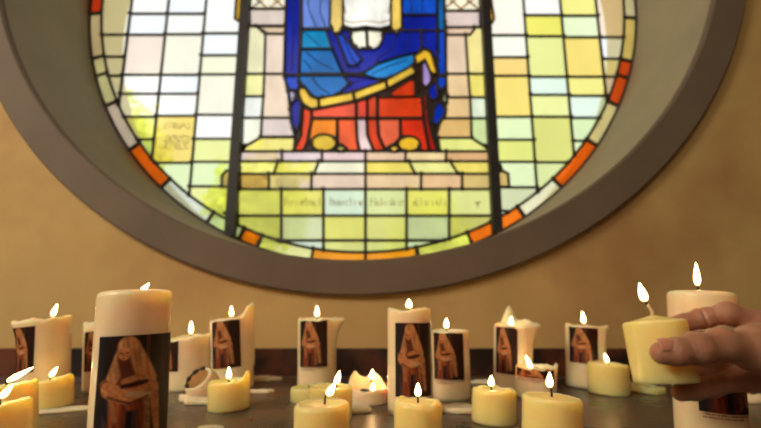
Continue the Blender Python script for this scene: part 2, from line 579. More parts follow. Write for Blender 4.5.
# border ring of coloured segments
bpix = [(90, -40), (90.5, 14), (93.5, 58.5), (97, 76), (106, 106), (131, 149), (161, 188), (208, 221), (240, 237), (259, 243), (312, 256), (365.5, 259),
        (418, 256), (472, 244), (497, 234), (526, 219), (562, 188), (598.5, 147), (620, 107), (630, 79), (632, 62), (636, 18.5), (636, -30)]
bcol = [(222, 70, 36), (228, 210, 186), (232, 230, 190), (224, 226, 190), (226, 214, 220), (240, 112, 24), (222, 232, 218), (214, 232, 214), (238, 126, 26),
        (230, 232, 160), (244, 160, 50), (244, 160, 50), (228, 232, 156), (238, 116, 24), (240, 120, 30), (236, 232, 196), (240, 108, 24), (238, 232, 190), (228, 92, 34), (222, 84, 34), (236, 220, 150), (230, 230, 220)]
angs = []
for q in bpix:
    x, z = P2(*q)
    angs.append(math.atan2(z - WZ, x - WX))
a0 = angs[0]
if a0 > 0: a0 -= 2 * PI
angs[0] = a0
angs = [a if a <= 0.6 else a - 2 * PI for a in angs]
tot = angs[-1]
extra = 14
end = angs[0] + 2 * PI
segs = list(zip(angs[:-1], angs[1:], bcol))
ep = [(228, 92, 34), (236, 232, 196), (230, 214, 190), (244, 160, 50), (222, 232, 218)]
for i in range(extra):
    segs.append((tot + (end - tot) * i / extra, tot + (end - tot) * (i + 1) / extra, ep[i % 5]))


def build_window():
    V, Fc, info = [], [], []
    key = {}

    def vid(x, z):
        k = (round(x, 4), round(z, 4))
        if k not in key:
            key[k] = len(V)
            V.append(Vector((k[0], k[1])))
        return key[k]

    def add(poly, c, g):
        ids = []
        for q in poly:
            i = vid(*q)
            if not ids or ids[-1] != i: ids.append(i)
        if ids[0] == ids[-1]: ids.pop()
        if len(ids) < 3: return
        A = sum(V[ids[i]].x * V[ids[(i + 1) % len(ids)]].y - V[ids[(i + 1) % len(ids)]].x * V[ids[i]].y for i in range(len(ids)))
        if A < 0: ids.reverse()
        Fc.append(ids)
        info.append((c, g))
    for poly, c, g in panes:
        add(poly, c, g)
    for b0, b1, c in segs:
        n = max(3, int((b1 - b0) / 0.03))
        pts = [(WX + RG * math.cos(b0 + (b1 - b0) * i / n), WZ + RG * math.sin(b0 + (b1 - b0) * i / n)) for i in range(n + 1)]
        pts += [(WX + RIN * math.cos(b1 - (b1 - b0) * i / n), WZ + RIN * math.sin(b1 - (b1 - b0) * i / n)) for i in range(n + 1)]
        add(pts, c, 'border_pane')
    ov, oe, of, _, _, orig = geometry.delaunay_2d_cdt(V, [], Fc, 1, 1e-5, True)
    groups = {}
    top = []
    emap = {}
    for fi, (f, o) in enumerate(zip(of, orig)):
        c = sum((ov[i] for i in f), Vector((0, 0))) / len(f)
        r = math.hypot(c.x - WX, c.y - WZ)
        t = max(o) if o else -1
        if r > RG: t = -2
        elif t >= 0 and r > RIN and info[t][1] != 'border_pane': t = -1
        top.append(t)
        for i in range(len(f)):
            e = tuple(sorted((f[i], f[(i + 1) % len(f)])))
            emap.setdefault(e, []).append(t)
        if t == -2: continue
        c_, g = info[t] if t >= 0 else ((50, 36, 28), 'figure_pane')
        G = groups.setdefault(g, ([], [], []))
        b = len(G[0])
        G[0].extend([(ov[i].x - WX, 0, ov[i].y - WZ) for i in f])
        G[1].append(tuple(range(b, b + len(f))))
        G[2].extend([lin(c_)] * len(f))
    for g, (v, f, c) in groups.items():
        mat = {'field_pane': M_gfield, 'border_pane': M_gstep, 'step_pane': M_gstep, 'inscription_pane': M_glow, 'lower_pane': M_glow, 'figure_pane': M_gfig}[g]
        ob = mesh_obj(g, v, f, mat, win)
        ca = ob.data.color_attributes.new('glass', 'FLOAT_COLOR', 'POINT')
        ca.data.foreach_set('color', [x for q in c for x in q])
    # lead came
    v, f = [], []
    deg = {}
    for (a, b), ts in emap.items():
        if len(ts) == 1: ts = ts + [-2]
        if ts[0] == ts[1]: continue
        p, q = ov[a], ov[b]
        d = q - p
        if d.length < 1e-6: continue
        d.normalize()
        n = Vector((-d.y, d.x))
        hw = 0.0042
        if math.hypot(p.x - WX, p.y - WZ) > RG - 0.002: hw = 0.006
        k = len(v)
        for s, y in ((-1, -0.002), (-0.55, -0.0055), (0.55, -0.0055), (1, -0.002), (0.55, 0.004), (-0.55, 0.004)):
            for e, dd in ((p, -0.0015), (q, 0.0015)):
                w = e + d * dd + n * (s * hw)
                v.append((w.x - WX, y, w.y - WZ))
        for i in range(6):
            j = (i + 1) % 6
            f.append((k + 2 * i, k + 2 * i + 1, k + 2 * j + 1, k + 2 * j))
        f.append(tuple(k + 2 * i for i in range(6)))
        f.append(tuple(k + 2 * i + 1 for i in range(5, -1, -1)))
        for i, w in ((a, d), (b, -d)):
            deg.setdefault(i, []).append(w)
    for i, ds in deg.items():
        if len(ds) > 2:
            p = ov[i]
            k = len(v)
            for t in range(8):
                a = t * PI / 4
                v.append((p.x - WX + 0.0075 * math.cos(a), -0.005, p.y - WZ + 0.0075 * math.sin(a)))
            v.append((p.x - WX, -0.0068, p.y - WZ))
            for t in range(8):
                f.append((k + t, k + (t + 1) % 8, k + 8))
    mesh_obj('lead_came', v, f, M_lead, win)


build_window()
for x in (XB1, XB2):
    h = math.sqrt(RG ** 2 - (x - WX) ** 2)
    ob = box('support_bar', x - WX - 0.0125, x - WX + 0.0125, -0.035, -0.004, -h, h, M_iron, win)
# painted lattice over the seat wings and brush lettering on the inscription panes
def strokes(name, segs_, w, mat, yoff=-0.0012, close=False):
    v, f = [], []
    for (x0, y0, x1, y1, *ww) in segs_:
        a, b = Vector(P2(x0, y0)), Vector(P2(x1, y1))
        d = (b - a)
        if d.length < 1e-6: continue
        d.normalize()
        n = Vector((-d.y, d.x)) * ((ww[0] if ww else w) / 2)
        k = len(v)
        for q in (a - n, b - n, b + n, a + n):
            v.append((q.x - WX, yoff, q.y - WZ))
        f.append((k, k + 1, k + 2, k + 3))
    return mesh_obj(name, v, f, mat, win)


M_goldp = noisy('gold_stain_paint', (170, 120, 30), (200, 150, 50), 90, 0.8, 0)
lat = []
for x0, x1 in ((251, 286), (444, 478)):
    for k in range(-3, 3):
        w = (x1 - x0) / 2
        for h in range(2):
            lat += [(x0 + h * w, 9 - 14 * k, x0 + h * w + w, 9 - 14 * (k + 1)), (x0 + h * w + w, 9 - 14 * k, x0 + h * w, 9 - 14 * (k + 1))]
lat = [s for s in lat if max(s[1], s[3]) < 12 and min(s[1], s[3]) > -30]
strokes('lattice_painting', lat, 0.006, M_goldp)
M_shade = noisy('dark_fold_paint', (14, 20, 60), (22, 30, 80), 90, 0.8, 0)


def poly_strokes(lines, w):
    out_ = []
    for ln in lines:
        for (a, b) in zip(ln[:-1], ln[1:]):
            out_.append((a[0], a[1], b[0], b[1], w))
    return out_


strokes('hem_painting', poly_strokes([[(343, 20), (352, 23), (366, 21), (380, 23), (391, 20)], [(343, 0), (346, 14)], [(391, 0), (388, 14)]], 0.0035), 0.0035, M_goldp)
strokes('fold_painting', poly_strokes([[(306, -20), (309, 10), (316, 27)], [(322, -20), (320, 12), (326, 28)], [(306, 52), (318, 62), (334, 70)], [(304, 60), (312, 70)],
                                      [(312, 78), (320, 88), (330, 94)], [(304, 32), (320, 46)], [(344, 40), (352, 58), (360, 70)], [(398, 34), (392, 50), (376, 60)],
                                      [(410, 33), (408, 50)], [(426, 34), (427, 46)], [(408, -20), (412, 12)], [(424, -20), (422, 12)], [(372, 74), (390, 66), (408, 60)],
                                      [(345, 86), (362, 80), (376, 80)], [(292, -20), (294, 30), (292, 70)]], 0.0035), 0.0035, M_shade)
rs = random.Random(3)
let = []
for x0, x1 in ((286, 321), (330, 362), (371, 403), (414, 446)):
    x = x0
    while x < x1:
        y = 197 + rs.uniform(-1, 1)
        hgt = rs.choice([5, 5, 8])
        let.append((x, 205.5 - hgt, x + rs.uniform(-.6, .6), 206, 0.0022))
        if rs.random() < 0.75:
            let.append((x, 205.5 - rs.choice([0, 5]), x + 2.2, 206 - rs.choice([0, 4.5]), 0.0016))
        x += rs.choice([2.6, 3.0, 4.2])
for y0 in (124, 127, 136, 140, 144, 148):
    x = 163 + rs.uniform(0, 4)
    while x < 191 - (y0 - 124) * 0.15:
        let.append((x, y0 + rs.uniform(-1.5, 1), x + rs.uniform(0.3, 2.5), y0 + rs.uniform(0, 3), 0.003))
        x += rs.uniform(2, 3.4)
let += [(476, 203, 481, 202, .003), (478, 203, 477.5, 208, .003), (474, 202, 478, 205, .002)]
strokes('painted_lettering', let, 0.002, M_paint)

# ------------------------------------------------------------------ outside
def tree(c, rx, ry, rz, n, label, name='leafy_tree'):
    t = empty(name, loc=(c[0], c[1], -1.5))
    tag(t, label, 'tree', 'trees outside the window')
    v, f = [], []
    r_ = random.Random(int(c[0] * 100))
    for i in range(n):
        u = Vector((r_.gauss(0, 1), r_.gauss(0, 1), r_.gauss(0, 1))).normalized()
        k = (0.72 + 0.4 * noise.noise(u * 2.3 + Vector(c))) * r_.uniform(0.55, 1.0)
        p = Vector((u.x * rx * k, u.y * ry * k, u.z * rz * k + c[2] + 1.5))
        a = Vector((r_.gauss(0, 1), r_.gauss(0, 1), r_.gauss(0, 1))).normalized()
        b = a.cross(u + Vector((.1, .2, .3))).normalized()
        s = r_.uniform(0.05, 0.11)
        q = len(v)
        v += [p - a * s, p + b * s * 0.5, p + a * s, p - b * s * 0.5]
        f.append((q, q + 1, q + 2, q + 3))
    mesh_obj('crown', v, f, M_leaf, t)
    v, f = [], []
    for j in range(5):
        for i in range(10):
            a = 2 * PI * i / 10
            rr = 0.14 * (1 - j * 0.13) * (1.25 if j == 0 else 1)
            v.append((rr * math.cos(a) + 0.05 * math.sin(j), rr * math.sin(a), (c[2] + 1.5) * j / 4))
    for j in range(4):
        for i in range(10):
            f.append((j * 10 + i, j * 10 + (i + 1) % 10, (j + 1) * 10 + (i + 1) % 10, (j + 1) * 10 + i))
    mesh_obj('trunk', v, f, M_bark, t, True)
    return t


tree((-4.7, 7.6, 2.5), 1.3, 1.2, 1.7, 5200, 'pale green leafy tree beyond the left of the round window')
tree((-2.3, 8.6, 1.9), 1.3, 1.2, 1.4, 5200, 'pale green bushy tree beyond the window beside the left bar')
tree((1.2, 10.5, 1.2), 1.5, 1.2, 1.7, 5200, 'pale green tree low behind the steps under the robed figure')

# ------------------------------------------------------------------ printed picture
def capd(u, v, ax, ay, bx, by):
    dx, dy = bx - ax, by - ay
    t = max(0, min(1, ((u - ax) * dx + (v - ay) * dy) / (dx * dx + dy * dy)))
    return math.hypot(u - ax - t * dx, v - ay - t * dy), t


def sm(d, w):
    return max(0.0, min(1.0, 0.5 - d / w))


ASP = 0.68        # picture width / height; u is scaled by it


def paint(u, v):
    """a seated veiled figure with another body lying across the lap; returns an sRGB triple"""
    x = u * ASP * 1.14 - 0.01
    n = noise.noise(Vector((x * 9, v * 9, 0.3)))
    n2 = noise.noise(Vector((x * 30, v * 30, 4.3)))
    fold = noise.noise(Vector((x * 34 + v * 6, v * 5, 1.7)))
    fold2 = noise.noise(Vector((x * 8, v * 30 + x * 14, 9.7)))
    c = Vector((44, 28, 22)) + Vector((12, 8, 4)) * n

    def lay(d, w, col):
        nonlocal c
        k = sm(d, w)
        if k > 0: c = c.lerp(Vector(col), k)
    if 0.42 < x < 0.46 and v > 0.62: lay(-0.01, 0.05, (124, 78, 46))
    if x > 0.54: lay(-0.01, 0.05, (62, 30, 20))
    if x < 0.09: lay(-0.01, 0.05, (30, 30, 36))
    sk = Vector((222, 156, 98)) + Vector((30, 26, 18)) * (n2 + fold2)
    vl = Vector((214, 160, 104)) + Vector((56, 48, 34)) * (fold + 0.4 * n2)
    rb = Vector((158, 80, 44)) + Vector((70, 44, 24)) * fold
    bl = Vector((62, 54, 60)) + Vector((40, 34, 34)) * fold
    # lower robe and its folds
    d, t = capd(x, v, 0.32, 0.36, 0.28, 0.0); lay(d - 0.23, 0.04, bl)
    d, t = capd(x, v, 0.22, 0.36, 0.20, 0.02); lay(d - 0.08, 0.05, rb)
    d, t = capd(x, v, 0.42, 0.34, 0.40, 0.02); lay(d - 0.05, 0.03, rb * 0.85)
    d, t = capd(x, v, 0.31, 0.32, 0.30, 0.05); lay(d - 0.02, 0.02, (38, 26, 28))
    # shoulders and chest
    d, t = capd(x, v, 0.28, 0.80, 0.32, 0.5); lay(d - (0.10 + 0.10 * t), 0.03, rb)
    # veil falling on both sides of the bent head
    d, t = capd(x, v, 0.27, 0.88, 0.15, 0.60); lay(d - (0.085 - 0.03 * t), 0.02, vl)
    d, t = capd(x, v, 0.29, 0.88, 0.47, 0.58); lay(d - (0.09 - 0.02 * t), 0.02, vl)
    lay(math.hypot(x - 0.275, (v - 0.905)) - 0.09, 0.02, vl * 1.05)
    d, t = capd(x, v, 0.24, 0.78, 0.28, 0.62); lay(d - 0.055, 0.03, (118, 64, 38))
    # face, bent down, with brow, nose and mouth shadows
    lay(math.hypot((x - 0.245) * 1.25, v - 0.83) - 0.062, 0.015, sk * 1.08)
    lay(math.hypot((x - 0.215) * 0.9, (v - 0.835) * 2.4) - 0.014, 0.014, (120, 68, 42))
    lay(math.hypot((x - 0.27) * 0.9, (v - 0.835) * 2.4) - 0.014, 0.014, (120, 68, 42))
    d, t = capd(x, v, 0.238, 0.83, 0.232, 0.80); lay(d - 0.004, 0.01, (160, 100, 64))
    lay(math.hypot((x - 0.238), (v - 0.786) * 2.4) - 0.012, 0.01, (140, 70, 50))
    # the lying body: head at left, chest, hips, legs falling at right
    lay(math.hypot(x - 0.085, v - 0.55) - 0.05, 0.02, (150, 92, 58))
    lay(math.hypot(x - 0.095, v - 0.54) - 0.03, 0.02, sk)
    d, t = capd(x, v, 0.12, 0.50, 0.28, 0.43); lay(d - 0.072, 0.02, sk)
    d, t = capd(x, v, 0.28, 0.43, 0.50, 0.49); lay(d - 0.062, 0.02, sk)
    d, t = capd(x, v, 0.51, 0.49, 0.56, 0.10); lay(d - (0.052 - 0.018 * t), 0.02, sk * 0.95)
    d, t = capd(x, v, 0.45, 0.44, 0.46, 0.08); lay(d - 0.032, 0.02, sk * 0.78)
    d, t = capd(x, v, 0.30, 0.45, 0.46, 0.43); lay(d - 0.026, 0.02, (226, 196, 150))
    d, t = capd(x, v, 0.14, 0.47, 0.19, 0.22); lay(d - 0.022, 0.02, sk * 0.9)
    d, t = capd(x, v, 0.12, 0.44, 0.30, 0.37); lay(d - 0.008, 0.02, (96, 54, 34))
    d, t = capd(x, v, 0.30, 0.37, 0.46, 0.42); lay(d - 0.006, 0.02, (96, 54, 34))
    # arms of the seated figure
    d, t = capd(x, v, 0.44, 0.63, 0.26, 0.57); lay(d - 0.03, 0.02, sk)
    d, t = capd(x, v, 0.24, 0.525, 0.44, 0.555); lay(d - 0.016, 0.02, (52, 30, 26))
    return (max(0, c.x), max(0, c.y), max(0, c.z))


PAINT_CACHE = {}


def paint_grid(nu, nv, v0=0.0, v1=1.0):
    k = (nu, nv, v0, v1)
    if k not in PAINT_CACHE:
        PAINT_CACHE[k] = [lin(paint(i / nu, v0 + (v1 - v0) * j / nv)) for j in range(nv + 1) for i in range(nu + 1)]
    return PAINT_CACHE[k]


# ------------------------------------------------------------------ candles
def sm_noise(a, k, seed):
    return noise.noise(Vector((math.cos(a) * k, math.sin(a) * k, seed * 3.7)))


def frame_to(base, axis, spin=0):
    z = axis.normalized()
    x = Vector((1, 0, 0))
    x = (x - z * x.dot(z)).normalized()
    y = z.cross(x)
    M = Matrix((x, y, z)).transposed().to_4x4()
    M.translation = base
    return M


def th(deg):
    return math.radians(deg - 90)


def bumpfn(items):
    """items: (deg, width_deg, dz, dr)"""
    def fn(a):
        dz = dr = 0
        for d, w, z, r in items:
            t = (a - th(d) + PI) % (2 * PI) - PI
            k = math.exp(-(t / math.radians(w)) ** 2)
            dz += z * k
            dr += r * k
        return dz, dr
    return fn


CC = [0]


def candle_body(name, R, H, mat, parent, rim=(), pool=0.12, wall=0.16, wav=0.0, seed=1, smooth_edge=0.12, dome=0.0, ridges=0.0, taper=0.0, drip=()):
    fn = bumpfn(rim)
    n = 72
    V, Fc = [], []
    prof = []
    lv = 18
    for j in range(lv + 1):
        prof.append(('w', j / lv))
    rows = []
    er = R * smooth_edge
    for i in range(n):
        pass
    # rows: list of function (a) -> (r, z)
    def outer(t):
        def g(a):
            dz, dr = fn(a)
            top = H + dz + wav * R * (sm_noise(a, 1.6, seed) + 0.5 * sm_noise(a, 4.2, seed + 5))
            z = t * (top - er)
            r = R * (1 + taper * t) * (1 + 0.012 * noise.noise(Vector((math.cos(a) * 2, math.sin(a) * 2, t * 5 + seed))))
            r += dr * max(0, t) ** 6
            r += ridges * R * max(0, noise.noise(Vector((a * 5, t * 0.6, seed)))) * t
            for (dd, ww, tz, rr) in drip:
                u = (a - th(dd) + PI) % (2 * PI) - PI
                r += rr * math.exp(-(u / math.radians(ww)) ** 2) * (1 if t > tz else math.exp(-((t - tz) / 0.04) ** 2))
            if t == 0: r *= 0.985
            return r, z, top
        return g
    def crown(k):
        ang = k * PI / 2
        def g(a):
            r, z, top = outer(1.0)(a)
            return r - er * (1 - math.cos(ang)), z + er * math.sin(ang), top
        return g
    def inner(rf, zf):
        def g(a):
            r, z, top = outer(1.0)(a)
            rr = R * (1 - wall)
            floor_z = H - pool * R
            zi = top + (floor_z - top) * zf
            return (r - er) * (1 - rf) + rr * rf * (1 if zf < 1 else 1), zi, top
        return g
    fns = [outer(j / lv) for j in range(lv + 1)] + [crown(k / 4) for k in range(1, 5)]
    if pool > 0:
        fns += [inner(0.35, 0.12), inner(0.7, 0.5), inner(1.0, 0.85), ]
        for k in (0.9, 0.7, 0.5, 0.3, 0.12):
            def g(a, k=k):
                return R * (1 - wall) * k, H - pool * R * (1 if k < 0.85 else 0.97) + dome * R * (1 - k), 0
            fns.append(g)
        cz = H - pool * R + dome * R
    else:
        for k in (0.8, 0.6, 0.4, 0.25, 0.1):
            def g(a, k=k):
                r, z, top = outer(1.0)(a)
                return (r - er) * k / 0.98, top + dome * R * (1 - k) ** 1.2 , top
            fns.append(g)
        cz = H + dome * R
    for g in fns:
        for i in range(n):
            a = 2 * PI * i / n
            r, z, _ = g(a)
            V.append((r * math.cos(a), r * math.sin(a), z))
    m = len(fns)
    for j in range(m - 1):
        for i in range(n):
            Fc.append((j * n + i, j * n + (i + 1) % n, (j + 1) * n + (i + 1) % n, (j + 1) * n + i))
    V.append((0, 0, cz)); V.append((0, 0, 0))
    for i in range(n):
        Fc.append(((m - 1) * n + i, (m - 1) * n + (i + 1) % n, len(V) - 2))
        Fc.append(((i + 1) % n, i, len(V) - 1))
    o = mesh_obj(name, V, Fc, mat, parent, True)
    return o, cz, outer


def tube(name, pts, rad, mat, parent, n=8):
    V, Fc = [], []
    for k, p in enumerate(pts):
        p = Vector(p)
        d = (Vector(pts[min(k + 1, len(pts) - 1)]) - Vector(pts[max(k - 1, 0)])).normalized()
        x = d.cross(Vector((0.3, 0.9, 0.1))).normalized()
        y = d.cross(x)
        r = rad[k] if isinstance(rad, (list, tuple)) else rad
        for i in range(n):
            a = 2 * PI * i / n
            V.append(p + x * (r * math.cos(a)) + y * (r * math.sin(a)))
    for k in range(len(pts) - 1):
        for i in range(n):
            Fc.append((k * n + i, k * n + (i + 1) % n, (k + 1) * n + (i + 1) % n, (k + 1) * n + i))
    Fc.append(tuple(range(n - 1, -1, -1)))
    Fc.append(tuple(range((len(pts) - 1) * n, len(pts) * n)))
    return mesh_obj(name, V, Fc, mat, parent, True)


def flame(parent, base, h, w, lean):
    n, m = 20, 16
    V, Fc = [], []
    base = Vector(base)
    lean = Vector(lean)
    zax = (Vector((0, 0, 1)) + lean).normalized()
    xax = zax.cross(Vector((0, 1, 0))).normalized()
    yax = zax.cross(xax)
    for j in range(m + 1):
        t = j / m
        r = w / 2 * (math.sin(PI * min(1, t ** 0.62)) ** 0.8) * (1.0 - 0.15 * t) if 0 < t < 1 else 0.0001
        for i in range(n):
            a = 2 * PI * i / n
            V.append(base + zax * (t * h) + xax * (r * math.cos(a)) + yax * (r * math.sin(a)))
    for j in range(m):
        for i in range(n):
            Fc.append((j * n + i, j * n + (i + 1) % n, (j + 1) * n + (i + 1) % n, (j + 1) * n + i))
    return mesh_obj('flame', V, Fc, M_flame, parent, True)


def picture(parent, R, H, outer, deg, half, z0, z1, caption=False, crop=(0, 1), nu=48, nv=60, surf=0.0004):
    V, Fc = [], []

    def pt(u, z, off):
        a = th(deg - half + 2 * half * u)
        t = min(0.999, z / (H))
        # invert: z = t*(top-er)
        r, zz, top = outer(1.0)(a)
        tt = max(0, min(1, z / zz))
        r = outer(tt)(a)[0] + off
        return (r * math.cos(a), r * math.sin(a), min(z, zz))
    for j in range(nv + 1):
        for i in range(nu + 1):
            V.append(pt(i / nu, z0 + (z1 - z0) * j / nv, surf))
    for j in range(nv):
        for i in range(nu):
            a = j * (nu + 1) + i
            Fc.append((a, a + 1, a + nu + 2, a + nu + 1))
    o = mesh_obj('picture_label', V, Fc, M_label, parent, True)
    ca = o.data.color_attributes.new('print', 'FLOAT_COLOR', 'POINT')
    cols = paint_grid(nu, nv, crop[0], crop[1])
    ca.data.foreach_set('color', [x for q in cols for x in q])
    if caption:
        V, Fc = [], []
        h = z1 - z0
        for row, (u0, u1) in enumerate(((0.05, 0.97), (0.05, 0.62))):
            zz = z0 - 0.0022 - row * 0.0026
            u = u0
            rr = random.Random(row + int(H * 1e4))
            while u < u1:
                du = rr.uniform(0.008, 0.02)
                k = len(V)
                V += [pt(u, zz, surf), pt(u + du, zz, surf), pt(u + du, zz + 0.0011, surf), pt(u, zz + 0.0011, surf)]
                Fc.append((k, k + 1, k + 2, k + 3))
                u += du + rr.choice([0.006, 0.006, 0.018])
        mesh_obj('caption', V, Fc, M_ink, o)
    return o


def candle(label, xb, width, xt, yt, yb=None, Y=None, mat=M_cream, wick=0.010, fl=(0.016, 0.0062), lean=(0, 0), lit=True, tiltY=0.0,
           group=None, pics=(), wickxy=(0, 0), wickbend=(0, 0), wmat=None, sink=0.0, name='pillar_candle', twick=None, **kw):
    """xb/yb: centre x and front bottom edge in the picture; xt,yt: centre of the top rim"""
    if yb is not None:
        f = on_ledge(xb, yb)
        R = width / 2 * depth(f) / F
        base = Vector((0, f.y + R, LZ))
        base.x = (xb - CX) / F * depth(base)
        R = width / 2 * depth(base + Vector((0, -R * .3, 0.02))) / F
    else:
        d = ray(xb, 400)
        base = Vector((0, Y, LZ))
        # x so that the foot projects at xb
        base.x = (xb - CX) / F * depth(base)
        R = width / 2 * depth(base + Vector((0, 0, 0.02))) / F
    topp = at(xt, yt, base.y + tiltY)
    axis = topp - base
    H = axis.length
    spin = math.atan2(-base.x, base.y)
    root = empty(name, frame_to(base, axis) @ Matrix.Rotation(spin, 4, 'Z'))
    tag(root, label, 'candle', group)
    CC[0] += 1
    seed = kw.pop('seed', CC[0])
    body, cz, outer = candle_body('wax_body', R, H, mat, root, seed=seed, **kw)
    wx, wy = wickxy
    wick = wick + 0.003 if lit else wick
    if wick > 0:
        pts = [(wx, wy, cz - 0.002), (wx + wickbend[0] * .3, wy + wickbend[1] * .3, cz + wick * 0.5), (wx + wickbend[0], wy + wickbend[1], cz + wick)]
        tube('wick', pts, [0.0010, 0.0009, 0.0007], wmat or M_wick, root)
    if lit:
        b = (wx + wickbend[0], wy + wickbend[1], cz + wick * 0.6)
        flame(root, b, fl[0] * 0.92, fl[1] * 0.88, (lean[0], lean[1], 0))
    for p in pics:
        xl, xr, yt_, yb_ = p[:4]
        kw2 = dict(p[4]) if len(p) > 4 else {}
        yf = base.y - R * 0.9
        z1, z0 = at(xb, yt_, yf).z - LZ, at(xb, yb_, yf).z - LZ
        top_y = yt
        ym = (yt_ + min(yb_, 428)) / 2
        foot_y = (yb or 214 + F * math.tan(math.atan(-LZ / yf) + math.atan(96 / 460)))
        k = (ym - yt) / (foot_y - yt)
        xc = xt + (xb - xt) * k
        hw = R * F / depth(base + Vector((0, 0, H / 2)))
        an = [math.degrees(math.asin(max(-1, min(1, (q - xc) / hw)))) for q in (xl, xr)]
        an[0] -= kw2.pop('wrapl', 0)
        an[1] += kw2.pop('wrapr', 0)
        picture(root, R, H, outer, (an[0] + an[1]) / 2, (an[1] - an[0]) / 2, max(0.003, z0), z1, **kw2)
    return root, R, H


G1 = 'small lit cream pillar candles on the ledge'
G2 = 'picture candles standing in the back row'
# big candle at the left
candle('large white pillar candle with wide picture, in front at left', 127, 71, 136, 291, Y=0.445, mat=M_white, fl=(0.0125, 0.006), lean=(0.8, 0),
       wick=0.008, wickxy=(0.004, 0), pool=0.26, wall=0.14, smooth_edge=0.16,
       pics=[(103.5, 165, 336, 446, dict(nu=100, nv=150))])
# big candle behind the hand
candle('large white pillar candle standing behind the hand at right', 712, 62, 700.5, 292, Y=0.46, mat=M_white, fl=(0.026, 0.0072),
       wick=0.011, pool=0.1, wall=0.14, smooth_edge=0.16, wickxy=(-0.002, 0), twick=1,
       pics=[(698, 749, 332, 414, dict(nu=80, nv=100, caption=True, wrapr=10))])
# back row
candle('tall plain white candle at far left with folded wax flap beside its flame', 43, 45, 46, 319, Y=0.68, mat=M_white, fl=(0.020, 0.0075), lean=(0.35, 0),
       wick=0.008, group=G2, wav=0.15, wickxy=(0.007, 0), rim=[(-75, 24, 0.002, 0.009), (60, 40, 0.002, 0)], pics=[(23, 37, 326, 372)])
candle('narrow picture candle half hidden behind the large left candle', 103, 36, 104, 321, Y=0.76, mat=M_white, lit=False, wick=0.006, group=G2,
       wav=0.1, pics=[(88, 106, 331, 371)])
candle('white candle with wax lip at its right, behind the charred stump', 190, 46, 191, 336, Y=0.775, mat=M_white, fl=(0.022, 0.008), group=G2, wick=0.010,
       wickxy=(0.0, 0), wav=0.08, rim=[(70, 24, 0.003, 0.004), (-60, 40, -0.002, 0)], pics=[(168, 180, 339, 371, dict(wrapl=20))])
candle('picture candle with a tall wax spike rising at its right edge', 233, 41, 231, 318, Y=0.775, mat=M_white, fl=(0.018, 0.0075), group=G2, wick=0.008,
       wickxy=(0.001, 0), wav=0.05, rim=[(55, 14, 0.012, 0.001), (82, 22, 0.019, 0.002), (115, 26, 0.012, 0)], drip=[(78, 14, 0.3, 0.003)], pics=[(214, 240, 319, 368)])
candle('picture candle with wax curl at its top right, left of the melted bowl candle', 317, 39, 317, 318, yb=391, mat=M_white, fl=(0.019, 0.0085), group=G2, wick=0.007,
       wav=0.08, rim=[(74, 15, 0.001, 0.017), (60, 20, -0.002, 0)], pics=[(301, 327, 320, 367, dict(caption=True))])
candle('tall white picture candle in the middle with wavy melted rim', 410, 45, 409, 309, yb=417, mat=M_white, fl=(0.013, 0.010), wick=0.004,
       wav=0.14, pool=0.12, wall=0.2, pics=[(396, 430, 323, 397, dict(nu=64, nv=90))])
candle('picture candle with printed caption right of the tall middle candle', 452, 38, 450, 330, yb=402, mat=M_white, fl=(0.016, 0.0085), group=G2, wick=0.006,
       wickxy=(-0.005, 0), wav=0.05, pics=[(434.5, 463, 333, 380, dict(caption=True))])
candle('melted picture candle with pointed wax peak and drooping wax wing', 513, 38, 513, 325, Y=0.76, mat=M_white, fl=(0.018, 0.0085), group=G2, wick=0.007,
       wickxy=(-0.003, -0.008), wall=0.3, pool=0.3, wav=0.12, rim=[(-50, 30, 0.004, 0), (194, 22, 0.032, 0), (140, 34, 0.009, 0), (78, 20, 0.004, 0.012), (110, 26, 0.003, 0.004)], drip=[(35, 16, 0.25, 0.003), (60, 10, 0.4, 0.003)],
       pics=[(497, 517, 328, 375)])
candle('short candle with cropped dark picture and ragged rim', 536, 40, 536, 366, yb=401, mat=M_white, fl=(0.022, 0.0075), lean=(-0.45, 0), wick=0.006,
       wickxy=(-0.006, -0.004), wav=0.2, wall=0.2, pool=0.35, rim=[(75, 25, 0.007, 0.002)], pics=[(518, 552, 366, 379, dict(caption=True, crop=(0.5, 0.95), nv=30))])
candle('picture candle with a thick white wax column down its right side', 585, 36, 584, 325, Y=0.79, mat=M_white, fl=(0.022, 0.0085), lean=(-0.12, 0), group=G2, wick=0.007,
       wav=0.1, rim=[(80, 24, 0.003, 0.005), (-60, 20, 0.002, 0.002)], drip=[(72, 20, 0.1, 0.004)], pics=[(571, 596, 328, 364)])
# small cream ones
candle('small cream candle burning in front, beside the big left candle', 50, 41, 50, 379, yb=412, fl=(0.015, 0.007), lean=(0.7, 0), group=G1, wick=0.007,
       wickxy=(0.0, 0), rim=[(60, 40, 0.003, 0)], wav=0.08, pool=0.14)
candle('cream candle at the left edge with flame blown far right', 4, 56, 4, 385, Y=0.49, fl=(0.026, 0.0062), lean=(2.2, 0), wick=0.007, group=G1,
       wickxy=(0.002, -0.004), wav=0.06, pool=0.12)
candle('nearest cream candle cut by the lower left corner', -3, 58, -3, 403, Y=0.42, fl=(0.015, 0.0065), lean=(0.9, 0), wick=0.007, group=G1, wickxy=(0.002, 0), wav=0.05, pool=0.12)
candle('small cream candle with raised rim at right, in front of the charred stump', 229, 41, 229, 380, yb=413, fl=(0.016, 0.0072), wick=0.005, group=G1,
       wav=0.04, pool=0.14, rim=[(70, 24, 0.010, 0.001), (-70, 30, -0.001, 0)])
candle('low pale candle tucked behind the front pair left of the melted bowl', 309, 37, 309, 386, yb=404, lit=False, wick=0.004, wav=0.05, pool=0.1)
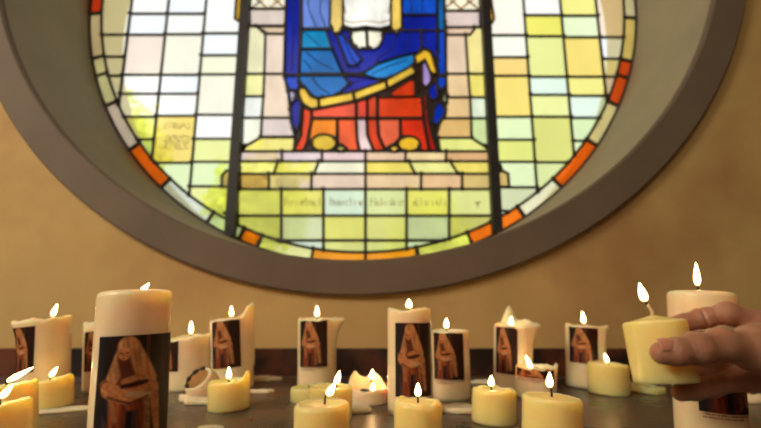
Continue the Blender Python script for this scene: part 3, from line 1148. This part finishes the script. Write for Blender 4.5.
candle('small cream candle just behind the front candle with bent wick', 330, 44, 331, 386, yb=424, fl=(0.016, 0.008), lean=(0.25, 0), wick=0.005, wickxy=(0.006, 0), wav=0.05, pool=0.1, group=G1)
candle('cream candle in front with a long bent black wick and leaning flame', 322, 56, 322, 402, Y=0.425, fl=(0.014, 0.0075), lean=(0.6, 0), wick=0.008, wickbend=(0.003, 0),
       group=G1, wickxy=(0.002, 0), pool=0.08, wall=0.12, smooth_edge=0.2)
candle('small cream candle with dented rim in front of the tall middle candle', 418, 48, 418, 400, Y=0.475, fl=(0.014, 0.0075), wick=0.006, group=G1, wav=0.12, pool=0.1,
       smooth_edge=0.2)
candle('small cream candle with nicked raised rim beside the flat wax disc', 494, 44, 494, 388, yb=427, fl=(0.013, 0.0085), wick=0.006, group=G1, wickxy=(-0.003, 0), wav=0.07, pool=0.16,
       rim=[(45, 22, 0.003, 0)], smooth_edge=0.18)
candle('broad smooth cream candle in front right of the centre with curved wick', 552, 58, 552, 396, Y=0.42, fl=(0.014, 0.0072), wick=0.009, wickbend=(-0.002, 0), group=G1,
       pool=0.03, wall=0.1, smooth_edge=0.12)
candle('small cream candle left of the held candle, its flame leaning left', 609, 39, 608, 363, yb=397, fl=(0.015, 0.007), lean=(-0.35, 0), wick=0.005, group=G1,
       wav=0.05, pool=0.14, rim=[(-60, 20, 0.001, 0)])
# melted bowl candle
root, R, H = candle('low melted candle with dark pool and broken wax lump at its left', 368, 41, 368, 388, yb=406, mat=M_old, fl=(0.013, 0.0075), wick=0.010, lit=True,
                    wickxy=(0.006, 0.0), lean=(0.1, 0), wall=0.22, pool=0.45, wav=0.10, rim=[(-115, 40, 0.020, -0.004), (150, 34, 0.012, 0), (180, 40, 0.006, 0)])
flame(root, (0.005, 0.012, H + 0.009), 0.014, 0.0078, (0.1, 0, 0))
tube('wick', [(0.004, 0.012, H - 0.012), (0.005, 0.012, H + 0.012)], 0.001, M_wick, root)
V, Fc = [], []


def blob(name, loc, r, scale, mat, seed=0, amp=0.25, k=2.0, parent=None, sub=3):
    import bmesh
    bm = bmesh.new()
    bmesh.ops.create_icosphere(bm, subdivisions=sub, radius=1)
    for v in bm.verts:
        d = 1 + amp * noise.noise(v.co * k + Vector((seed, seed * 2.1, 0)))
        v.co = Vector((v.co.x * scale[0], v.co.y * scale[1], v.co.z * scale[2])) * (r * d)
    me = bpy.data.meshes.new(name)
    bm.to_mesh(me)
    bm.free()
    me.materials.append(mat)
    me.polygons.foreach_set('use_smooth', [True] * len(me.polygons))
    o = bpy.data.objects.new(name, me)
    o.location = loc
    COL.objects.link(o)
    if parent: o.parent = parent
    return o


blob('charred_pool', (-0.003, -0.004, H - 0.0065), 0.013, (1.3, 1, 0.42), M_char, 3, parent=root)

# collapsed charred stump
p = on_ledge(195, 403)
st = empty('collapsed_candle', loc=(p.x, p.y + 0.022, LZ))
tag(st, 'collapsed white candle stump slumped on its side with charred black rim', 'candle')


def stump():
    # a slumped round shell lying back, open to the upper left, in a skirt of wax
    n, m = 48, 22
    V, Fc = [], []
    for j in range(m + 1):
        t = j / m
        phi = t * PI * 0.70
        for i in range(n):
            a = 2 * PI * i / n
            r = 0.0225 * (1 + 0.10 * sm_noise(a, 1.3, 8) + 0.05 * noise.noise(Vector((a, t * 4, 2))))
            V.append(Vector((r * math.sin(phi) * math.cos(a), r * math.sin(phi) * math.sin(a), -r * math.cos(phi))))
    n1 = len(V)
    for j in range(m + 1):
        t = 1 - j / m
        phi = t * PI * 0.70
        for i in range(n):
            a = 2 * PI * i / n
            r = 0.0185 * (1 + 0.10 * sm_noise(a, 1.3, 8))
            V.append(Vector((r * math.sin(phi) * math.cos(a), r * math.sin(phi) * math.sin(a), -r * math.cos(phi))))
    for j in range(2 * m + 1):
        for i in range(n):
            Fc.append((j * n + i, j * n + (i + 1) % n, (j + 1) * n + (i + 1) % n, (j + 1) * n + i))
    Rm = Matrix.Rotation(math.radians(-28), 3, 'Y') @ Matrix.Rotation(math.radians(38), 3, 'X')
    V = [Rm @ v + Vector((0, 0, 0.021)) for v in V]
    return mesh_obj('wax_shell', V, Fc, M_old, st, True), Rm


sh, Rm = stump()
pts, rr = [], []
for i in range(15):
    a = math.radians(50 + i * 12)
    r = 0.0205
    phi = PI * 0.70
    v = Rm @ Vector((r * math.sin(phi) * math.cos(a), r * math.sin(phi) * math.sin(a), -r * math.cos(phi))) + Vector((0, 0, 0.0215))
    pts.append(v)
    rr.append(0.0022 + 0.0010 * math.sin(i * 1.7))
tube('charred_rim', pts, rr, M_char, st, 10)


def puddle(name, px, py, rx, ry, h, label, seed, mat=M_old, rot=0.0, group=None, amp=0.35, top=None, parent=None):
    """thin irregular sheet of set wax: rx, ry in metres"""
    n = 60
    V, Fc = [], []
    prof = [(0.97, 0), (1.0, 0.35), (0.97, 0.8), (0.9, 1.0), (0.6, 0.93), (0.3, 0.9)]
    for r, z in prof:
        for i in range(n):
            a = 2 * PI * i / n
            q = 1 + amp * (sm_noise(a, 1.4, seed) + 0.45 * sm_noise(a, 3.6, seed + 3))
            V.append((rx * q * r * math.cos(a), ry * q * r * math.sin(a), h * z * (1 + 0.3 * sm_noise(a, 2, seed + 9))))
    for j in range(len(prof) - 1):
        for i in range(n):
            Fc.append((j * n + i, j * n + (i + 1) % n, (j + 1) * n + (i + 1) % n, (j + 1) * n + i))
    V.append((0, 0, h * 0.9)); V.append((0, 0, 0))
    for i in range(n):
        Fc.append(((len(prof) - 1) * n + i, (len(prof) - 1) * n + (i + 1) % n, len(V) - 2))
        Fc.append(((i + 1) % n, i, len(V) - 1))
    o = mesh_obj(name, V, Fc, mat, parent, True)
    if parent is None:
        p = on_ledge(px, py)
        o.location = (p.x, p.y, LZ + 0.0002)
        o.rotation_euler = (0, 0, rot)
        tag(o, label, 'wax', group)
    return o


puddle('wax_skirt', 0, 0, 0.031, 0.021, 0.007, None, 2, parent=st)
GP = 'set wax spilled on the ledge'
puddle('wax_puddle', 256, 381, 0.044, 0.019, 0.006, 'long pale wax puddle right of the spiked picture candle', 11, group=GP)
puddle('wax_puddle', 261, 393, 0.022, 0.009, 0.005, 'small thin wax puddle just right of the raised rim candle', 12, group=GP)
puddle('wax_puddle', 201, 404, 0.022, 0.012, 0.006, 'pale wax puddle left of the raised rim candle', 13, group=GP)
puddle('wax_puddle', 211, 430, 0.013, 0.008, 0.003, 'round wax spot at the bottom edge below the charred stump', 14, group=GP)
puddle('wax_puddle', 64, 411, 0.046, 0.017, 0.003, 'long leaf shaped wax sheet beside the big left candle', 15, rot=0.35, group=GP, amp=0.2)
puddle('wax_puddle', 166, 388, 0.03, 0.014, 0.005, 'wax spill at the foot of the lipped candle, by the charred stump', 16, group=GP)
puddle('wax_puddle', 356, 411, 0.018, 0.018, 0.005, 'wax puddle in front of the melted bowl candle', 17, group=GP)
puddle('wax_disc', 462, 411, 0.026, 0.021, 0.006, 'flat round disc of pale wax left of the nicked rim candle', 18, amp=0.08)
puddle('wax_puddle', 487, 383, 0.028, 0.014, 0.004, 'wax puddle behind the nicked rim candle, right of the captioned candle', 19, group=GP)
puddle('wax_puddle', 556, 398, 0.014, 0.010, 0.003, 'wax puddle at the foot of the short cropped picture candle', 20, group=GP)
puddle('wax_puddle', 756, 403, 0.016, 0.010, 0.010, 'pale wax lump at the right edge beside the large right candle', 21, group=GP, amp=0.1)
puddle('wax_crumb', 251, 420, 0.0015, 0.0013, 0.0015, 'tiny orange wax crumb in front of the raised rim candle', 22, mat=noisy('orange_wax', (200, 90, 40), (210, 100, 50), 50, 0.5, 0))
candle('low flat cream candle stub lying behind the held candle', 645, 36, 645, 384, yb=395, lit=False, wick=0.003, wav=0.08, pool=0.25, name='candle_stub')

# ------------------------------------------------------------------ held candle
YH = 0.385
cb = at(666, 382, YH - 0.002)
ct = at(653.5, 321, YH + 0.002)
ax = (ct - cb)
HC = ax.length
Mh = frame_to(cb, ax)
held = empty('held_candle', Mh)
tag(held, 'small cream candle held tilted by the hand, lit, with bent wick', 'candle')
RH = 29.0 * depth((cb + ct) / 2) / F
candle_body('wax_body', RH, HC, M_cream, held, pool=0, dome=0.22, seed=40, smooth_edge=0.10, ridges=0.02, drip=[(-72, 4, 0.35, 0.0008), (-62, 3, 0.2, 0.0006)])
zt = HC + 0.21 * RH
wp = [(0.000, 0, zt - 0.003), (0.0005, 0, zt + 0.003), (-0.001, 0, zt + 0.006), (-0.0025, 0, zt + 0.009)]
hw_ = tube('wick', wp, [0.0022, 0.0014, 0.0012, 0.0012], M_wickw, held)
tube('wick_tip', [(-0.0025, 0, zt + 0.0085), (-0.0038, 0, zt + 0.0125)], [0.0012, 0.0009], M_wick, hw_)
flame(held, (-0.0035, 0, zt + 0.0105), 0.0165, 0.0072, (-0.12 + 0.0, 0, 0))

# ------------------------------------------------------------------ hand
def hp(px, py, Y):
    return np.array(at(px, py, Y))


HB = hp
thumb = [(662, 353, .352, .0082), (676, 352, .3515, .0096), (696, 349, .353, .0106), (722, 345, .358, .0118), (752, 349, .366, .0142), (800, 362, .385, .0180)]
index = [(668, 326, .4135, .0068), (684, 323, .414, .0076), (702, 318.5, .412, .0082), (726, 313.5, .405, .0090), (752, 321, .405, .0100), (800, 332, .402, .0125)]
middle = [(672, 352, .4135, .0070), (690, 356, .414, .0078), (706, 361, .413, .0085), (734, 358, .408, .0098), (800, 348, .405, .0125)]
ring_ = [(676, 371, .412, .0068), (692, 374, .413, .0076), (710, 374, .412, .0082), (738, 371, .406, .0096), (800, 366, .402, .0120)]
little = [(680, 392.5, .383, .0066), (694, 390.5, .390, .0074), (711, 386.5, .394, .0080), (738, 379, .396, .0090), (796, 384, .396, .0110)]
palm = [[(752, 349, .366, .0150), (800, 348, .390, .0180), (860, 372, .392, .0230)],
        [(800, 332, .402, .0130), (860, 362, .395, .0220)],
        [(800, 350, .402, .0150), (860, 372, .395, .0230)],
        [(796, 376, .397, .0135), (860, 384, .392, .0220)],
        [(748, 344, .388, .0140), (800, 360, .392, .0170)],
        [(860, 374, .393, .0250), (930, 384, .385, .0245), (1060, 396, .372, .0290), (1250, 408, .350, .034)]]


def build_hand():
    chains = [(thumb, .003), (index, .0012), (middle, .0012), (ring_, .0012), (little, .0012)]
    allp = [hp(*q[:3]) for c, _ in chains for q in c] + [hp(*q[:3]) for c in palm for q in c]
    A = np.array(allp)
    lo, hi = A.min(0) - 0.045, A.max(0) + 0.045
    lo[0] = hp(650, 350, .35)[0] - 0.012
    vs = 0.00115
    nx, ny, nz = [int(math.ceil((hi[i] - lo[i]) / vs)) for i in range(3)]
    X, Y, Z = np.meshgrid(lo[0] + vs * np.arange(nx), lo[1] + vs * np.arange(ny), lo[2] + vs * np.arange(nz), indexing='ij')
    X = X.astype(np.float32); Y = Y.astype(np.float32); Z = Z.astype(np.float32)

    def cone(a, b, r1, r2):
        d = (b - a)
        L2 = float(d @ d)
        t = ((X - a[0]) * d[0] + (Y - a[1]) * d[1] + (Z - a[2]) * d[2]) / L2
        t = np.clip(t, 0, 1)
        return np.sqrt((X - a[0] - t * d[0]) ** 2 + (Y - a[1] - t * d[1]) ** 2 + (Z - a[2] - t * d[2]) ** 2) - (r1 + (r2 - r1) * t)

    def smin(a, b, k):
        h = np.clip(0.5 + 0.5 * (b - a) / k, 0, 1)
        return b * (1 - h) + a * h - k * h * (1 - h)

    def chain(c, k):
        D = None
        for p, q in zip(c[:-1], c[1:]):
            e = cone(hp(*p[:3]), hp(*q[:3]), p[3], q[3])
            D = e if D is None else smin(D, e, k)
        return D

    P = None
    for c in palm:
        e = chain(c, 0.006)
        P = e if P is None else smin(P, e, 0.014)
    fingers = None
    for c, kk in chains[1:]:
        e = chain(c, 0.003)
        # knuckle thickening and crease at each joint
        for q in c[2:4]:
            g = cone(hp(*q[:3]), hp(q[0] + 1, q[1], q[2]), q[3] * 1.04, q[3] * 1.04)
            e = smin(e, g, 0.003)
        if c is index:
            for gx, amp in ((704, .0022), (716, .0018), (720.5, .0016)):
                a0, b0 = hp(gx, 317, .408), hp(gx + 3, 316.4, .407)
                n0 = (b0 - a0) / np.linalg.norm(b0 - a0)
                sd = (X - a0[0]) * n0[0] + (Y - a0[1]) * n0[1] + (Z - a0[2]) * n0[2]
                rr0 = (X - a0[0]) ** 2 + (Y - a0[1]) ** 2 + (Z - a0[2]) ** 2
                e = e + amp * np.exp(-(sd / .0011) ** 2) * np.exp(-rr0 / .012 ** 2)
        fingers = e if fingers is None else smin(fingers, e, 0.0014)
    D = smin(P, fingers, 0.007)
    T = chain(chains[0][0], 0.004)
    g = cone(hp(696, 348, .353), hp(697, 348, .353), .0113, .0113)
    T = smin(T, g, 0.004)
    for gx, amp in ((692, .0007), (696, .0008), (700, .0006)):
        a0, b0 = hp(gx, 349, .345), hp(gx + 3, 348.6, .345)
        n0 = (b0 - a0) / np.linalg.norm(b0 - a0)
        sd = (X - a0[0]) * n0[0] + (Y - a0[1]) * n0[1] + (Z - a0[2]) * n0[2]
        rr0 = (X - a0[0]) ** 2 + (Y - a0[1]) ** 2 + (Z - a0[2]) ** 2
        T = T + amp * np.exp(-(sd / .0009) ** 2) * np.exp(-rr0 / .012 ** 2)
    # thumb web blends widely with the palm only near its root
    w = np.clip((X - hp(725, 345, .36)[0]) / 0.03, 0, 1)
    D = smin(D, T, 0.0012 + 0.012 * w)
    # --- surface nets
    S = D < 0
    vals = D
    cell = np.zeros((nx - 1, ny - 1, nz - 1), dtype=np.int8)
    for i in (0, 1):
        for j in (0, 1):
            for k in (0, 1):
                cell += S[i:nx - 1 + i, j:ny - 1 + j, k:nz - 1 + k]
    act = (cell > 0) & (cell < 8)
    idx = -np.ones(act.shape, dtype=np.int64)
    ci = np.argwhere(act)
    idx[act] = np.arange(len(ci))
    acc = np.zeros((len(ci), 3)); cnt = np.zeros(len(ci))
    cor = [(i, j, k) for i in (0, 1) for j in (0, 1) for k in (0, 1)]
    for a in cor:
        for b in cor:
            if sum(b) - sum(a) == 1 and all(b[t] >= a[t] for t in range(3)):
                va = vals[ci[:, 0] + a[0], ci[:, 1] + a[1], ci[:, 2] + a[2]]
                vb = vals[ci[:, 0] + b[0], ci[:, 1] + b[1], ci[:, 2] + b[2]]
                m = (va < 0) != (vb < 0)
                t = np.where(m, va / (va - vb + 1e-12), 0)
                pt = np.array(a)[None] + t[:, None] * (np.array(b) - np.array(a))[None]
                acc[m] += pt[m]; cnt[m] += 1
    V = lo + vs * (ci + acc / cnt[:, None])
    quads = []
    for ax_ in range(3):
        o1, o2 = [(1, 2), (2, 0), (0, 1)][ax_]
        sl0 = [slice(1, -1)] * 3; sl1 = [slice(1, -1)] * 3
        sl0[ax_] = slice(0, -1); sl1[ax_] = slice(1, None)
        s0, s1 = S[tuple(sl0)], S[tuple(sl1)]
        e = np.argwhere(s0 != s1)
        flip = s0[tuple(e.T)]
        base = e.copy()
        for t in range(3):
            if t != ax_: base[:, t] += 1
        def c(d1, d2):
            q = base.copy(); q[:, o1] += d1; q[:, o2] += d2
            return idx[q[:, 0], q[:, 1], q[:, 2]]
        Q = np.stack([c(-1, -1), c(0, -1), c(0, 0), c(-1, 0)], 1)
        Q[~flip] = Q[~flip][:, ::-1]
        quads.append(Q)
    Q = np.concatenate(quads)
    Q = Q[(Q >= 0).all(1)]
    root = V.mean(0)
    o = mesh_obj('hand', V, [tuple(int(x) for x in q) for q in Q], M_skin, None, True)
    s = o.modifiers.new('smooth', 'SMOOTH')
    s.factor = 0.5
    s.iterations = 3
    return o


def skin_mat():
    m = noisy('skin', (168, 118, 92), (188, 138, 110), 60, 0.5, 0.0, sss=(1.0, 0.4, 0.25, 0.003))
    nt = m.node_tree
    b = [n for n in nt.nodes if n.type == 'BSDF_PRINCIPLED'][0]
    L = nt.links.new
    tc = [n for n in nt.nodes if n.type == 'TEX_COORD'][0]
    v = N(nt, 'ShaderNodeTexVoronoi', i_Scale=700.0)
    mp = N(nt, 'ShaderNodeMapping')
    mp.inputs['Scale'].default_value = (1.6, 1, 0.7)
    L(tc.outputs['Object'], mp.inputs['Vector'])
    L(mp.outputs['Vector'], v.inputs['Vector'])
    w = N(nt, 'ShaderNodeTexNoise', i_Scale=120.0, i_Detail=4)
    L(mp.outputs['Vector'], w.inputs['Vector'])
    mu = N(nt, 'ShaderNodeMath', operation='MULTIPLY_ADD')
    L(v.outputs['Distance'], mu.inputs[0])
    mu.inputs[1].default_value = 0.3
    L(w.outputs['Fac'], mu.inputs[2])
    bp = N(nt, 'ShaderNodeBump', i_Strength=0.5, i_Distance=0.0016)
    L(mu.outputs[0], bp.inputs['Height'])
    L(bp.outputs['Normal'], b.inputs['Normal'])
    return m


M_skin = skin_mat()
M_nail = noisy('fingernail', (196, 136, 112), (206, 148, 122), 60, 0.33, 0.0, sss=(1.0, 0.5, 0.3, 0.003))
hand = build_hand()
tag(hand, 'right hand reaching in from the right, thumb and fingers gripping the tilted candle', 'hand')


def nail(c, x, up, nrm, L, W, parent):
    V, Fc = [], []
    nu, nv = 12, 10
    for j in range(nv + 1):
        for i in range(nu + 1):
            u = i / nu * 2 - 1; v = j / nv * 2 - 1
            q = x * (L / 2 * v * math.sqrt(1 - 0.35 * u * u)) + up * (W / 2 * u * math.sqrt(1 - 0.25 * v * v)) - nrm * (0.0022 * u * u + 0.0006 * v * v)
            V.append(c + q)
    for j in range(nv):
        for i in range(nu):
            a = j * (nu + 1) + i
            Fc.append((a, a + 1, a + nu + 2, a + nu + 1))
    o = mesh_obj('fingernail', V, Fc, M_nail, parent, True)
    s = o.modifiers.new('solid', 'SOLIDIFY'); s.thickness = 0.0007; s.offset = -1
    return o


tp = Vector(at(663.5, 349.5, .352))
d = (Vector(at(655, 351, .352)) - Vector(at(680, 351, .3515))).normalized()
nr = Vector((-0.08, -0.80, 0.60)).normalized()
nr = (nr - d * nr.dot(d)).normalized()
nail(tp + nr * 0.0083, d, nr.cross(d), nr, 0.0125, 0.0105, hand)

# ------------------------------------------------------------------ light
w = bpy.data.worlds.new('sky')
sc.world = w
w.use_nodes = True
bg = w.node_tree.nodes['Background']
bg.inputs['Color'].default_value = (0.97, 0.985, 1.0, 1)
bg.inputs['Strength'].default_value = 1.12


def area(name, loc, target, size, power, color):
    l = bpy.data.lights.new(name, 'AREA')
    l.size = size
    l.energy = power
    l.color = color
    o = bpy.data.objects.new(name, l)
    o.location = loc
    o.rotation_euler = (Vector(target) - Vector(loc)).to_track_quat('-Z', 'Y').to_euler()
    COL.objects.link(o)
    return o


area('fill_light', (-1.9, -0.5, 1.3), (-0.5, 0.93, 0.2), 0.8, 34, (1.0, 0.87, 0.68))  # unseen area light added for warm ambient light from the left
area('fill_light', (-0.7, -2.4, 2.2), (0, 0.6, 0.0), 1.4, 24, (1.0, 0.87, 0.70))  # unseen area light added as broad frontal fill behind the camera
sl = bpy.data.lights.new('sun', 'SUN')
sl.energy = 4.0
sl.angle = 0.01
sl.color = (1.0, 0.97, 0.88)
so = bpy.data.objects.new('sun', sl)
so.rotation_euler = (math.radians(50), 0, math.radians(12))
COL.objects.link(so)

vs_ = sc.view_settings
sc.display_settings.display_device = 'sRGB'
vs_.view_transform = 'Standard'
vs_.look = 'None'
vs_.exposure = 0.18
vs_.gamma = 1.0
vs_.use_curve_mapping = False
sc.cycles.use_denoising = True
sc.cycles.filter_width = 2.0
sc.cycles.max_bounces = 10
sc.cycles.transparent_max_bounces = 16
sc.cycles.sample_clamp_indirect = 6.0
sc.cycles.use_fast_gi = False
